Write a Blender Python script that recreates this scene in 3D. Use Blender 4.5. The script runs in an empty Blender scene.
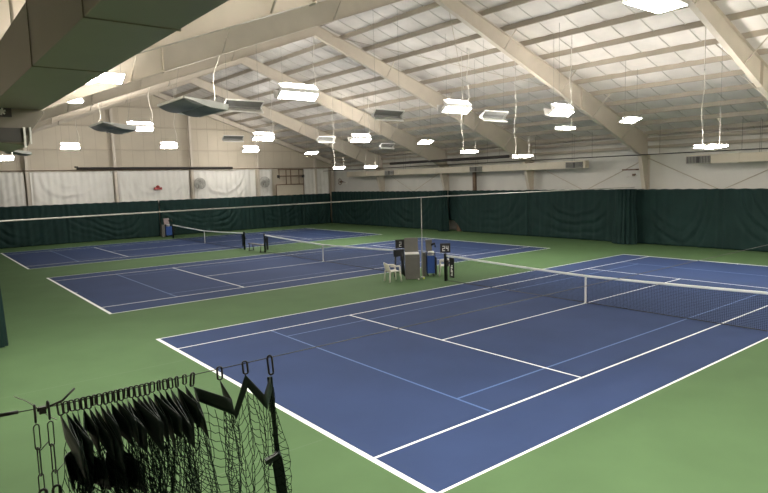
import bpy, math, random
from mathutils import Vector, Matrix
random.seed(7)
C = bpy.context.scene.collection
PI = math.pi

# ------------------------------------------------------------------ materials
def lin(h):
    def f(c):
        c /= 255.0
        return c/12.92 if c <= .04045 else ((c+.055)/1.055)**2.4
    return (f(h[0]), f(h[1]), f(h[2]), 1)

def mat(name, rgb, rough=.6, metal=0., noise=.0, scale=3., bump=0., bscale=40., stretch=None, spec=.5, emit=None):
    m = bpy.data.materials.new(name); m.use_nodes = True
    nt = m.node_tree; b = nt.nodes['Principled BSDF']
    c = rgb if len(rgb) == 4 else (*rgb, 1)
    b.inputs['Base Color'].default_value = c
    b.inputs['Roughness'].default_value = rough
    b.inputs['Metallic'].default_value = metal
    b.inputs['Specular IOR Level'].default_value = spec
    if emit:
        b.inputs['Emission Color'].default_value = (*emit[0], 1); b.inputs['Emission Strength'].default_value = emit[1]
    if noise or bump:
        tc = nt.nodes.new('ShaderNodeTexCoord'); mp = nt.nodes.new('ShaderNodeMapping')
        if stretch: mp.inputs['Scale'].default_value = stretch
        nt.links.new(tc.outputs['Object'], mp.inputs['Vector'])
    if noise:
        n = nt.nodes.new('ShaderNodeTexNoise'); n.inputs['Scale'].default_value = scale; n.inputs['Detail'].default_value = 6
        nt.links.new(mp.outputs['Vector'], n.inputs['Vector'])
        r = nt.nodes.new('ShaderNodeMapRange'); r.inputs['From Min'].default_value = .3; r.inputs['From Max'].default_value = .7
        r.inputs['To Min'].default_value = 1-noise; r.inputs['To Max'].default_value = 1+noise
        nt.links.new(n.outputs['Fac'], r.inputs['Value'])
        v = nt.nodes.new('ShaderNodeVectorMath'); v.operation = 'SCALE'
        v.inputs[0].default_value = c[:3]; nt.links.new(r.outputs['Result'], v.inputs['Scale'])
        nt.links.new(v.outputs['Vector'], b.inputs['Base Color'])
    if bump:
        n = nt.nodes.new('ShaderNodeTexNoise'); n.inputs['Scale'].default_value = bscale
        nt.links.new(mp.outputs['Vector'], n.inputs['Vector'])
        bp = nt.nodes.new('ShaderNodeBump'); bp.inputs['Strength'].default_value = bump; bp.inputs['Distance'].default_value = .02
        nt.links.new(n.outputs['Fac'], bp.inputs['Height']); nt.links.new(bp.outputs['Normal'], b.inputs['Normal'])
    return m

M = dict(
    green=mat('court_green_paint', (.084,.148,.066), .8, noise=.06, scale=.7, bump=.05, bscale=120, spec=.12),
    blue=mat('court_blue_paint', (.034,.056,.133), .8, noise=.07, scale=.6, bump=.05, bscale=120, spec=.12),
    line=mat('white_line_paint', (.86,.88,.88), .6),
    lblue=mat('light_blue_line_paint', (.052,.12,.30), .6),
    dark_line=mat('floor_dark_line', (.07,.13,.055), .7),
    steel=mat('cream_painted_steel', (.58,.52,.44), .5, noise=.05, scale=1.5),
    purlin=mat('tan_painted_steel', (.43,.38,.31), .55, noise=.06, scale=1.5),
    roof=mat('white_insulation', (.72,.68,.645), .36, noise=.08, scale=1.1, bump=.35, bscale=4),
    tape=mat('grey_seam_tape', (.55,.52,.48), .6),
    sheet=mat('white_vinyl_sheet', (.74,.72,.675), .5, noise=.04, scale=1.2),
    insul=mat('wall_insulation', (.68,.665,.62), .5, noise=.05, scale=.8, bump=.2, bscale=5),
    gable=mat('beige_liner_panel', (.53,.47,.375), .6, noise=.05, scale=.7),
    rib=mat('beige_rib', (.47,.41,.325), .6),
    curtain=mat('dark_green_curtain', (.0105,.031,.0285), .75, spec=.22, noise=.12, scale=1.0),
    vinyl=mat('dark_green_vinyl', (.0065,.018,.0135), .5, noise=.1, scale=8, spec=.3),
    net=mat('green_black_twine', (.005,.011,.008), .9, spec=.08),
    black=mat('black_paint', (.012,.012,.014), .45),
    blackm=mat('black_steel', (.014,.014,.013), .5, metal=.3),
    cable=mat('dark_cable', (.03,.03,.03), .5, metal=.4),
    wcable=mat('pale_cord', (.36,.35,.32), .6),
    wire=mat('thin_wire', (.22,.21,.19), .6),
    wcord=mat('white_power_cord', (.8,.77,.7), .5),
    white=mat('white_metal', (.78,.77,.74), .4),
    pale=mat('pale_reflector', (.62,.62,.58), .4),
    dkgreen=mat('grey_green_metal', (.20,.215,.215), .45),
    dgrey=mat('louvre_grey', (.20,.20,.195), .5),
    diff=mat('lit_diffuser', (.9,.9,.88), .5, emit=((1,.95,.87), 52)),
    lamp=mat('uplight_lamp', (.9,.9,.88), .5, emit=((1,.93,.82), 10)),
    fill_top=mat('added_top_glow', (.9,.9,.88), .5, emit=((1,.94,.85), 34)),  # glow for the added strips on top of the lit fixtures
    diff_mid=mat('lit_diffuser_dimmed', (.9,.9,.88), .5, emit=((1,.95,.87), 27)),
    lamp_mid=mat('uplight_lamp_dimmed', (.9,.9,.88), .5, emit=((1,.93,.82), 8)),
    fill_top_mid=mat('added_top_glow_dimmed', (.9,.9,.88), .5, emit=((1,.94,.85), 25)),
    updiff_mid=mat('lit_upper_diffuser_dimmed', (.9,.9,.88), .5, emit=((1,.94,.85), 3)),
    updiff=mat('lit_upper_diffuser', (.9,.9,.88), .5, emit=((1,.94,.85), 5)),
    duct=mat('galvanised_duct', (.17,.155,.125), .42, metal=.0, noise=.05, scale=2),
    cream=mat('cream_duct', (.62,.56,.45), .5, noise=.03, scale=1),
    dark=mat('dark_grille', (.05,.048,.044), .6),
    brown=mat('brown_pipe', (.16,.10,.065), .6, noise=.2, scale=3),
    darkpipe=mat('dark_rolled_cloth', (.028,.024,.024), .7),
    red=mat('red_plastic', (.30,.03,.03), .5),
    plast=mat('white_plastic', (.70,.66,.60), .45),
    kgrey=mat('grey_plastic', (.125,.12,.108), .55, noise=.06, scale=5),
    bluef=mat('blue_fabric', (.012,.06,.26), .6, noise=.1, scale=8),
    paper=mat('paper', (.75,.75,.73), .7),
    pink=mat('pinkish_grey', (.30,.24,.24), .6),
    ball=mat('yellow_felt', (.62,.70,.06), .9),
    fan=mat('grey_fan_metal', (.36,.35,.32), .5),
    grit=mat('gallery_wall', (.42,.38,.31), .7),
)

# ------------------------------------------------------------------ mesh builder
class MB:
    def __init__(s): s.v = []; s.f = []; s.mi = []; s.sm = []
    def face(s, idx, m=0, smooth=False): s.f.append(idx); s.mi.append(m); s.sm.append(smooth)
    def add(s, vs, fs, m=0, smooth=False):
        b = len(s.v); s.v.extend(tuple(v) for v in vs)
        for f in fs: s.face([b+i for i in f], m, smooth)
        return s
    def box(s, lo, hi, m=0):
        x0,y0,z0 = lo; x1,y1,z1 = hi
        return s.add([(x0,y0,z0),(x1,y0,z0),(x1,y1,z0),(x0,y1,z0),(x0,y0,z1),(x1,y0,z1),(x1,y1,z1),(x0,y1,z1)],
            [(0,3,2,1),(4,5,6,7),(0,1,5,4),(1,2,6,5),(2,3,7,6),(3,0,4,7)], m)
    def obox(s, c, ax, ay, az, m=0):            # centre and three half axes
        c,ax,ay,az = map(Vector, (c,ax,ay,az)); vs = []
        for k in (-1,1):
            for a,b in ((-1,-1),(1,-1),(1,1),(-1,1)): vs.append(c+ax*a+ay*b+az*k)
        return s.add(vs, [(0,3,2,1),(4,5,6,7),(0,1,5,4),(1,2,6,5),(2,3,7,6),(3,0,4,7)], m)
    def prism(s, poly, axis, a, b, m=0):        # poly in the two other axes, extruded a..b along axis
        n = len(poly); vs = []
        for t in (a,b):
            for p in poly:
                q = list(p); q.insert(axis, t); vs.append(q)
        return s.add(vs, [tuple(range(n))[::-1], tuple(range(n,2*n))] + [(i,(i+1)%n,n+(i+1)%n,n+i) for i in range(n)], m)
    def tube(s, pts, r, n=8, closed=False, m=0, smooth=True, caps=True):
        pts = [Vector(p) for p in pts]; k = len(pts); rings = []
        ref = Vector((.31,.17,.93))
        for i,p in enumerate(pts):
            a = pts[(i-1)%k] if (closed or i>0) else p; b = pts[(i+1)%k] if (closed or i<k-1) else p
            t = (b-a); t = t.normalized() if t.length > 1e-9 else Vector((0,0,1))
            u = t.cross(ref)
            if u.length < .15: u = t.cross(Vector((1,.1,0)))
            u.normalize(); w = t.cross(u)
            rr = r[i] if isinstance(r,(list,tuple)) else r
            rings.append([p+(u*math.cos(2*PI*j/n)+w*math.sin(2*PI*j/n))*rr for j in range(n)])
        b0 = len(s.v)
        for ring in rings: s.v.extend(tuple(q) for q in ring)
        for i in range(k if closed else k-1):
            for j in range(n):
                i2 = (i+1)%k
                s.face([b0+i*n+j, b0+i*n+(j+1)%n, b0+i2*n+(j+1)%n, b0+i2*n+j], m, smooth)
        if not closed and caps:
            s.face([b0+j for j in range(n)][::-1], m); s.face([b0+(k-1)*n+j for j in range(n)], m)
        return s
    def grid(s, fn, nu, nv, m=0, smooth=True):
        b = len(s.v)
        for i in range(nu+1):
            for j in range(nv+1): s.v.append(tuple(fn(i/nu, j/nv)))
        for i in range(nu):
            for j in range(nv):
                a = b+i*(nv+1)+j
                s.face([a, a+nv+1, a+nv+2, a+1], m, smooth)
        return s
    def lathe(s, prof, c=(0,0,0), n=16, m=0, smooth=True):
        b = len(s.v)
        for r,z in prof:
            for j in range(n):
                a = 2*PI*j/n; s.v.append((c[0]+r*math.cos(a), c[1]+r*math.sin(a), c[2]+z))
        for i in range(len(prof)-1):
            for j in range(n):
                s.face([b+i*n+j, b+i*n+(j+1)%n, b+(i+1)*n+(j+1)%n, b+(i+1)*n+j], m, smooth)
        s.face([b+j for j in range(n)][::-1], m); s.face([b+(len(prof)-1)*n+j for j in range(n)], m)
        return s
    def sphere(s, c, r, m=0, n=10):
        prof = [(r*math.sin(PI*i/n)+1e-4, -r*math.cos(PI*i/n)) for i in range(n+1)]
        return s.lathe(prof, c, n+4, m)
    def build(s, name, mats, parent=None, thick=0, bevel=0):
        me = bpy.data.meshes.new(name); me.from_pydata(s.v, [], s.f); me.update()
        if not isinstance(mats,(list,tuple)): mats = [mats]
        for q in mats: me.materials.append(q)
        me.polygons.foreach_set('material_index', s.mi); me.polygons.foreach_set('use_smooth', s.sm)
        o = bpy.data.objects.new(name, me); C.objects.link(o)
        if parent: o.parent = parent
        if thick:
            md = o.modifiers.new('thickness','SOLIDIFY'); md.thickness = thick; md.offset = 0
        if bevel:
            md = o.modifiers.new('bevel','BEVEL'); md.width = bevel; md.segments = 2; md.limit_method = 'ANGLE'
        return o

def tag(o, label, cat, group=None):
    o['label'] = label; o['category'] = cat
    if group: o['group'] = group
    return o
def struct(o, label=None):
    o['kind'] = 'structure'
    if label: o['label'] = label
    return o
def thing(name, label, cat, loc=(0,0,0), rz=0, group=None):
    o = bpy.data.objects.new(name, None); C.objects.link(o); o.location = loc; o.rotation_euler = (0,0,rz); o.empty_display_size = .1
    return tag(o, label, cat, group)
def kids(o): return [c for c in C.objects if c.parent == o]
def dup(root, loc, rz, label, scale=None):
    def cp(o, par):
        c = o.copy(); C.objects.link(c); c.parent = par
        for k in list(kids(o)): cp(k, c)
        return c
    r = cp(root, None); r.location = loc; r.rotation_euler = (0,0,rz)
    if scale: r.scale = scale
    r['label'] = label
    return r

# ------------------------------------------------------------------ the hall: x along the courts, y to the left, z up
XF, XN, YL, YR, XR = 29.7, -5.9, 35.3, -23.0, 11.9          # far wall, near wall, left gable, right end, ridge
def roof_z(x): return 12.26 - .333*abs(x-XR)
def raf_z(x): return 12.02 - .333*abs(x-XR)

# floor with the three painted courts: coplanar cells, one material per cell
courts = [(0.0, 0.0), (-.042, 15.40), (-.16, 30.71)]           # near left corner (x, y) of each
rects = []                                                       # later rectangles win
for ci,(cx,cy) in enumerate(courts):
    R = lambda u0,u1,v0,v1,m,cx=cx,cy=cy: rects.append((cx+u0,cx+u1,cy-v1,cy-v0,m))
    R(0,23.77,0,10.97,1)
    w = .05
    # light blue junior lines
    R(2.72,2.77,1.37,9.6,3); R(21.0,21.05,1.37,9.6,3); R(2.74,21.03,2.26,2.31,3); R(2.74,21.03,8.66,8.71,3)
    R(0,.1,0,10.97,2); R(23.67,23.77,0,10.97,2)
    R(0,23.77,0,w,2); R(0,23.77,10.97-w,10.97,2)
    R(0,23.77,1.372,1.372+w,2); R(0,23.77,9.598-w,9.598,2)
    R(5.485-w,5.485,1.372,9.598,2); R(18.285,18.285+w,1.372,9.598,2)
    R(5.485,18.285,5.485-w/2,5.485+w/2,2)
    R(.1,.2,5.46,5.51,2); R(23.57,23.67,5.46,5.51,2)
rects.append((-4.8,-.05,-2.52,-2.50,4)); rects.append((-4.8,-.05,-8.51,-8.49,4))  # two thin darker lines along the green floor
xs = sorted({XN-.2, XF+.2} | {round(v,4) for r in rects for v in r[:2]}); ys = sorted({YR-.2, YL+.2} | {round(v,4) for r in rects for v in r[2:4]})
mb = MB()
idx = {}
for i,x in enumerate(xs):
    for j,y in enumerate(ys): idx[i,j] = len(mb.v); mb.v.append((x,y,0))
for i in range(len(xs)-1):
    for j in range(len(ys)-1):
        mx, my = (xs[i]+xs[i+1])/2, (ys[j]+ys[j+1])/2; m = 0
        for r in rects:
            if r[0] < mx < r[1] and r[2] < my < r[3]: m = r[4]
        mb.face([idx[i,j],idx[i+1,j],idx[i+1,j+1],idx[i,j+1]], m)
b = len(mb.v)
X0,X1,Y0,Y1 = xs[0],xs[-1],ys[0],ys[-1]
mb.add([(X0,Y0,-.3),(X1,Y0,-.3),(X1,Y1,-.3),(X0,Y1,-.3)], [(3,2,1,0)])
struct(mb.build('floor', [M['green'],M['blue'],M['line'],M['lblue'],M['dark_line']]), 'green hard court floor painted with three blue tennis courts and white lines')

# ceiling: insulation blanket pillowed between purlins and seams
PUR = [.35+1.4*k for k in range(13)]
mb = MB()
def roof_fn(sg):
    def fn(u,v):
        d = u*(XF-XR+.1); y = YR+v*(YL-YR)
        k = (d-.35)/1.4; fx = abs(math.sin(PI*k)); fy = abs(math.sin(PI*(y/1.25)))
        z = 12.26-.333*d - .10*(fx**.7)*(.25+.75*fy**.4) + .03*math.sin(2.9*math.floor(y/1.25)+4.1*math.floor(k))*((d-.35)%1.4-.7)*fx + .016*math.sin(7*y+5*d)*math.sin(3*d)
        return (XR+sg*d, y, z)
    return fn
mb.grid(roof_fn(1), 100, 330); mb.grid(roof_fn(-1), 100, 330)
y = math.ceil(YR/1.25)*1.25                        # taped seams between the blankets
while y < YL:
    for sg in (1,-1):
        rows = []
        for k in range(100):
            d = (XF-XR)*k/99; kk = (d-.35)/1.4
            rows.append((XR+sg*d, 12.26-.333*d-.045-.05*abs(math.sin(PI*kk))))
        b = len(mb.v)
        for (x,z) in rows: mb.v.append((x,y-.017,z)); mb.v.append((x,y+.017,z))
        for k in range(99): mb.face([b+2*k,b+2*k+1,b+2*k+3,b+2*k+2], 1)
    y += 1.25
struct(mb.build('ceiling', [M['roof'],M['tape']], thick=.02), 'white insulated pitched roof underside')

def purlin(x):
    z = roof_z(x); s = -.333 if x > XR else .333
    p = MB(); h = .235; t = .10
    poly = [(x-t/2,z-h),(x+t/2,z-h),(x+t/2,z-h+.02),(x-t/2+.03,z-h+.02),(x-t/2+.03,z-.01),(x-t/2,z-.01)]
    p.prism([(q[0],q[1]) for q in poly], 1, YR, YL)
    return struct(p.build('purlin_beam', M['purlin']))
for d in PUR:
    purlin(XR+d); purlin(XR-d)

# steel frames
FR = [-23+.2, -14.75, -6.5, 1.75, 10.05, 18.35, 26.6, 34.75]
def raf_bot(d):                               # bottom flange height against the distance from the ridge
    P = [(0,11.42),(10.6,7.45),(16.3,5.25)]
    for (a,za),(b_,zb) in zip(P,P[1:]):
        if d <= b_: return za+(zb-za)*(d-a)/(b_-a)
    return P[-1][1]
def frame(y, near_to=16.3, near_col=True, light=False):
    hw = .11; t = .012
    fb = MB()
    for sg, end in ((1,16.3),(-1,near_to)):
        ds = [0,10.6,end] if end > 10.6 else [0,end]
        top = [(XR+sg*d, raf_z(XR+sg*d)) for d in ds]; bot = [(XR+sg*d, raf_bot(d)) for d in ds]
        if end == 16.3: top.append((XR+sg*17.4, raf_z(XR+17.4))); bot.append((XR+sg*17.4, 5.1))
        if light: bot = [(a, max(b_, raf_z(a)-.42)) for a,b_ in bot]
        for k in range(len(top)-1):
            (xa,za),(xb,zb) = top[k],top[k+1]; (xc,zc),(xd,zd) = bot[k],bot[k+1]
            fb.prism([(xa,za),(xb,zb),(xd,zd),(xc,zc)], 1, y-t/2, y+t/2)           # web
            for (p,q,dz) in (((xa,za),(xb,zb),-.02),((xc,zc),(xd,zd),.02)):        # flanges
                fb.prism([p,q,(q[0],q[1]+dz),(p[0],p[1]+dz)], 1, y-hw, y+hw)
        # splice plate where the beam begins to deepen
        if end > 10.6 and not light:
            x = XR+sg*10.6; fb.box((x-.015,y-hw-.01,raf_bot(10.6)-.03),(x+.015,y+hw+.01,raf_z(x)-.03))
    o = struct(fb.build('roof_beam', M['steel']))
    for sg, on in ((1,True),(-1,near_col)):
        if not on: continue
        c = MB()
        xi_t, xi_b, xo = XR+sg*16.45, XR+sg*17.0, XR+sg*17.5
        xi_b, xm = XR+sg*17.15, XR+sg*17.05
        if light: xi_t = xm = xi_b = XR+sg*17.3
        zt = 5.19 if not light else 5.8
        c.prism([(xo,0),(xi_b,0),(xm,3.1),(xi_t,zt),(xo,zt)], 1, y-t*.4, y+t*.4)
        c.prism([(xi_b,0),(xm,3.1),(xm+sg*.02,3.1),(xi_b+sg*.02,0)], 1, y-hw, y+hw)
        c.prism([(xm,3.1),(xi_t,zt),(xi_t+sg*.02,zt),(xm+sg*.02,3.1)], 1, y-hw, y+hw)
        c.prism([(xo,0),(xo,zt),(xo-sg*.02,zt),(xo-sg*.02,0)], 1, y-hw, y+hw)
        c.build('column', M['steel'], o)
    if not light:
        for sg in (1,-1):                          # flange braces up to the purlins
            for d in ((4.55,8.75,11.55,14.35) if sg > 0 else (4.55,8.75,11.55)):
                for dy in (-1,1):
                    x = XR+sg*d; zb = raf_bot(d)+.03; g = MB()
                    L = (raf_z(x)-zb)*.95
                    g.tube([(x,y+dy*hw*.9,zb),(x,y+dy*(hw+L),roof_z(x)-.2)], .022, 5)
                    g.build('flange_brace', M['steel'], o)
    return o
for y in FR:
    if y == -14.75: frame(y, near_to=14.8, near_col=False)
    elif y == 34.75: frame(y, light=True, near_col=True)
    else: frame(y)

# walls
def wall_sheet(name, x, m, lab):
    w = MB()
    def fn(u,v):
        y = YR+u*(YL-YR); z = v*6.4
        return (x + (.05*abs(math.sin(PI*y/1.25))**.7 + .03*abs(math.sin(PI*z/2.1))) * (-1 if x > 0 else 1), y, z)
    w.grid(fn, 300, 18)
    return struct(w.build(name, m, thick=.03), lab)
wall_sheet('wall_far', XF, M['insul'], 'white insulated far side wall')
wall_sheet('wall_near', XN, M['grit'], 'near side wall')
w = MB()
w.prism([(XN,0),(XF,0),(XF,6.4),(XR,12.3),(XN,6.4)], 1, YR-.15, YR-.05)
struct(w.build('wall_right', M['gable']), 'right end wall')
w = MB()
w.prism([(XN-.1,0),(XF+.1,0),(XF+.1,6.4),(XR,12.32),(XN-.1,6.4)], 1, YL, YL+.12)
x = XN+.4
while x < XF:                                         # vertical panel ribs
    w.box((x-.015,YL-.012,0),(x+.015,YL+.01,min(12.2,roof_z(x)-.05)), 1); x += .92
struct(w.build('wall_left', [M['gable'],M['rib']]), 'beige metal gable wall')
for z in (7.15, 9.0, 10.6):                           # girts on the gable
    hwid = (12.1-z)/.333; g = MB()
    g.box((XR-min(hwid,17.4),YL-.14,z-.05),(XR+min(hwid,17.4),YL-.03,z+.05)); g.box((XR-min(hwid,17.4),YL-.16,z-.05),(XR+min(hwid,17.4),YL-.14,z-.02))
    struct(g.build('girt_beam', M['rib']))
GC = (-3.8, 2.4, 8.55, 14.8, 21.05, 27.3)
for x in GC:                                           # wind columns
    g = MB(); top = raf_z(x)-.45
    g.box((x-.1,YL-.62,0),(x+.1,YL-.60,top)); g.box((x-.1,YL-.30,0),(x+.1,YL-.28,top)); g.box((x-.008,YL-.6,0),(x+.008,YL-.3,top))
    struct(g.build('wall_column', M['steel']))
for (z,h,x0) in ((6.05,.18,29.15),(5.62,.16,29.3)):        # eave struts along the far wall
    g = MB(); g.box((x0-.04,YR,z-h/2),(x0+.04,YL,z+h/2)); struct(g.build('eave_beam', M['purlin']))
g = MB(); g.box((-5.5,YR,5.9),(-5.4,YL,6.1)); struct(g.build('eave_beam', M['purlin']))
for y0,y1 in ((1.75,10.05),(-6.5,1.75),(18.35,26.6)):                 # wind bracing rods on the far wall
    for a,b_ in ((y0,y1),(y1,y0)):
        g = MB(); g.tube([(29.3,a,5.0),(29.3,b_,1.2)], .022, 6); struct(g.build('brace_beam', M['rib']))
for a,b_,xa,xb in ((1.75,10.05,13,23),(10.05,1.75,13,23)):          # roof bracing rods
    g = MB(); g.tube([(xa,a,raf_z(xa)-.12),(xb,b_,raf_z(xb)-.12)], .012, 6); struct(g.build('brace_beam', M['rib']))

# ------------------------------------------------------------------ curtains
def curtain(name, axis, fixed, a, b, zt, gathers, mt, amp=.07, nfold=5.5, lift=None, seed=1, zb=.015, out=-1, fall=1.0):
    """hanging cloth in the plane axis=fixed (axis 0: x fixed and s runs along y), swagged between the gather points"""
    rnd = random.Random(seed); ph = [rnd.random()*6.28 for _ in range(8)]
    span = b-a; nu = int(span/.07); nv = 34
    gs = sorted(gathers)
    c = MB()
    def fn(u,v):
        s = a+u*span; z0 = zb
        if lift: z0 = zb+lift(s)
        k = 0
        while k < len(gs)-2 and s > gs[k+1]: k += 1
        g0,g1 = gs[k],gs[k+1]; mid = (g0+g1)/2; hwid = (g1-g0)/2
        q = (s-mid)/hwid
        hh = (zt-z0)
        dz = 1-v                                        # 0 at the top hem
        rr = math.sqrt((q*1.02)**2 + (dz*.98)**2)
        wob = .10*math.sin(2.3*s+ph[0])+.06*math.sin(5.1*s+ph[1]+2*dz)
        asym = .22*math.sin(ph[(k+3)%8]*3+k)                       # swags are never quite even
        rr = math.sqrt((q*(1.02+asym*q))**2 + (dz*(.98+.15*math.sin(ph[k%8]+2.2*q)))**2)
        fl = 2*PI*nfold*(rr+.16*wob)+ph[2+k%5]
        sw = (math.sin(fl)+.45*math.sin(1.83*fl+1.1))*max(0,min(1,(rr-.32)*2.2))*max(0,1.3-rr)*(.55+.45*math.sin(1.7*s+ph[7])*math.sin(3*q+ph[1]))
        near = math.exp(-((1-abs(q))/.10)**2)
        vert = math.sin(17*s+ph[3])*.35*near + .28*math.sin(6.2*s+ph[4]+.8*dz)*(.3+.7*dz)+ .14*math.sin(13.7*s+ph[5]-1.1*dz)
        d = 2.2*amp*(sw*.9*(.25+.75*dz**.5)*fall + vert*.8)
        sag = .05*(1-q*q)*(dz<.01) + .012*math.sin(9*s+ph[6])
        z = zt-dz*hh - (.05*(1-min(1,q*q)))*(1-dz) + sag*(1-dz)
        off = fixed+out*d
        return (off,s,z) if axis == 0 else (s,off,z)
    c.grid(fn, nu, nv)
    return c.build(name, mt, thick=.008)
XC = 28.72
def lift17(s): return .85*max(0, min(1,(s-16.2)/.9))
tag(curtain('court_curtain',0,XC,-9.5,2.36,3.19,[-9.5,-2.6,2.36],M['curtain'],seed=2), 'dark green curtain on the far wall right of the tall bunched net', 'curtain')
tag(curtain('court_curtain',0,XC,2.4,9.85,3.19,[2.4,9.85],M['curtain'],seed=3), 'dark green backdrop curtain just left of the tall bunched net by the far column', 'curtain')
tag(curtain('court_curtain',0,XC,9.9,17.7,3.18,[9.9,17.7],M['curtain'],amp=.05,seed=4,lift=lift17), 'dark green backdrop curtain with its lower left corner hitched up off the floor', 'curtain')
tag(curtain('court_curtain',0,XC,17.76,34.2,3.15,[17.76,26.2,34.2],M['curtain'],amp=.055,seed=5), 'long flat dark green backdrop curtain between hall corner and hitched curtain', 'curtain')
YC = 34.35
tag(curtain('court_curtain',1,YC,-5.6,11.65,2.98,[-5.6,-1.0,4.8,11.65],M['curtain'],amp=.085,seed=6,nfold=6.5), 'dark green swagged curtain along the gable wall, left of the blue ball cart', 'curtain')
tag(curtain('court_curtain',1,YC,11.72,28.7,2.98,[11.72,19.8,25.6,28.7],M['curtain'],amp=.085,seed=7,nfold=6.5), 'dark green swagged curtain along the gable wall, from the ball cart to the corner', 'curtain')
tag(curtain('court_curtain',0,-5.75,2.9,34.0,3.1,[2.9,11,19,27,34],M['curtain'],seed=8), 'dark green curtain along the near wall behind the far baselines', 'curtain')

# white sheets hung on the gable wall above the curtain
sheets = [(-5.6,2.22,'leftmost'),(2.58,8.37,'second from left'),(8.73,14.62,'the one bearing the red box'),(14.98,20.87,'between the two wall fans'),(21.23,22.55,'narrow, right of second fan'),(25.9,28.9,'rightmost, by the hall corner')]
for i,(a,b_,w_) in enumerate(sheets):
    tag(curtain('wall_sheet',1,YL-.66+.30,a,b_,5.46,[a,b_],M['sheet'],amp=.085 if i < 4 else .07,nfold=3.6,seed=20+i,zb=2.75,fall=.7),
        'white vinyl sheet on the gable wall above the curtain, '+w_, 'sheet')
p = MB(); p.tube([(-5.7,YL-.72,5.52),(29.3,YL-.72,5.52)], .03, 8); tag(p.build('hanging_pipe', M['brown']), 'thin brown pipe running the length of the gable wall above the white sheets', 'pipe')
p = MB(); p.tube([(5.7,YL-.82,5.66),(18.4,YL-.82,5.60)], .10, 12); p.lathe([(.13,0),(.13,.1)],(5.68,YL-.82,5.72),10)
tag(p.build('rolled_screen', M['darkpipe']), 'long dark rolled-up screen on the gable wall above the white sheets', 'screen')

# gathered divider nets at the walls
def bunch(cx, cy, rx, ry, z0, z1, label, n=13, flare=.12, seed=1):
    rnd = random.Random(seed); ph = [rnd.random()*6.28 for _ in range(5)]
    m_ = MB()
    def fn(u,v):
        a = 2*PI*u; z = z1+(z0-z1)*v
        k = 1+.20*math.sin(n*a+ph[0]+.9*v)+.10*math.sin((2*n+3)*a+ph[1]-1.3*v)+.07*math.sin(5*a+ph[2]+2*v)
        k *= (1-.1*math.sin(PI*min(1,v*1.6)))+flare*v
        return (cx+rx*k*math.cos(a), cy+ry*k*math.sin(a), z)
    m_.grid(fn, 160, 24)
    o = m_.build('gathered_net', M['curtain'])
    return tag(o, label, 'divider net')
bunch(28.1, 2.42, .32, .52, .02, 3.22, 'tall bunch of dark green divider netting gathered beside the far column with rusty bracket', seed=3)
bunch(28.2, 17.75, .28, .36, .02, 3.2, 'narrow bunch of dark green divider netting left of the hitched-up curtain', seed=4, n=9)
bunch(-3.43, 2.2, .17, .15, .02, 3.3, 'dark bunched divider net at the left edge, near end of pale cable', seed=5, n=9, flare=.35)

# pale divider cable over courts with a rope drop at the net line
t = thing('divider_cable', 'pale cord stretched across the hall between the near and middle courts', 'cable', (11.80,2.2,0))
p = MB(); p.tube([(x-11.80,0,3.31+.06*math.sin(PI*(x+5.6)/34)) for x in [-5.6+34.3*k/40 for k in range(41)]], .022, 6); p.build('cord', M['wcable'], t)
p = MB(); p.tube([(0,0,3.36),(.0,0,.02)], .017, 6); p.build('support_pole', M['wcable'], t)
p = MB(); p.tube([(0,0,1.95),(-.06,-.02,.9),(-.07,-.03,.2)], .012, 5); p.lathe([(.09,0),(.09,.03),(.04,.06)],(0,0,0),14); p.build('pole_base', M['wcable'], t)

# ------------------------------------------------------------------ far wall duct, pipes
def far_duct(y0, y1, grilles, label):
    t = thing('air_duct', label, 'duct', (28.45,(y0+y1)/2,4.75)); oy = (y0+y1)/2
    d = MB(); d.box((-.2,y0-oy,-.21),(.2,y1-oy,.25))
    y = y0+1.5
    while y < y1: d.box((-.215,y-oy-.015,-.225),(.215,y-oy+.015,.265)); y += 1.5
    d.build('duct_body', M['cream'], t)
    for gy in grilles:
        g = MB(); g.box((-.225,gy-.62-oy,-.2),(-.205,gy+.62-oy,.2), 1)
        for k in range(16):
            yy = gy-.58+k*.0775-oy
            if k in (7,8): continue
            g.box((-.245,yy-.012,-.17),(-.222,yy+.012,.17), 0)
        g.box((-.24,gy-.62-oy,.17),(-.2,gy+.62-oy,.2)); g.box((-.24,gy-.62-oy,-.2),(-.2,gy+.62-oy,-.17))
        g.build('grille', [M['fan'],M['dark']], t)
    y = y0+1.0
    while y < y1-.5:
        h = MB()
        for dx in (-.1,.12): h.tube([(dx,y-oy,.25),(dx,y-oy,roof_z(28.45)-4.75-.05)], .01, 5)
        h.build('hanger_rod', M['wire'], t); y += 4.1
    return t
far_duct(5.2, 30.8, (5.98,14.3,24.4), 'long cream ventilation duct on the far wall ending left of the big column')
far_duct(-9.6, -.95, (-1.6,), 'short cream ventilation duct on the far wall at right edge')
p = MB(); p.tube([(28.05,-9.7,5.14),(28.05,34.5,5.2)], .028, 6)
for y in [-8+4.2*k for k in range(10)]: p.tube([(28.05,y,5.15),(28.05,y,roof_z(28.05)-.2)], .007, 4)
tag(p.build('sprinkler_pipe', M['darkpipe']), 'thin dark pipe running along the far wall above the cream ducts', 'pipe')
t = thing('rolled_screen', 'dark rolled-up screen hung under the eaves above the far wall duct', 'screen', (27.5,16.9,5.5))
p = MB(); p.tube([(0,-6.3,0),(0,6.4,.0)], .10, 12); p.build('roll', M['darkpipe'], t)
for y in (-5.5,-1.8,2.0,5.8):
    p = MB(); p.tube([(0,y,.08),(0,y,roof_z(27.5)-5.5-.02)], .008, 4); p.build('hanger_rod', M['wire'], t)

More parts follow.
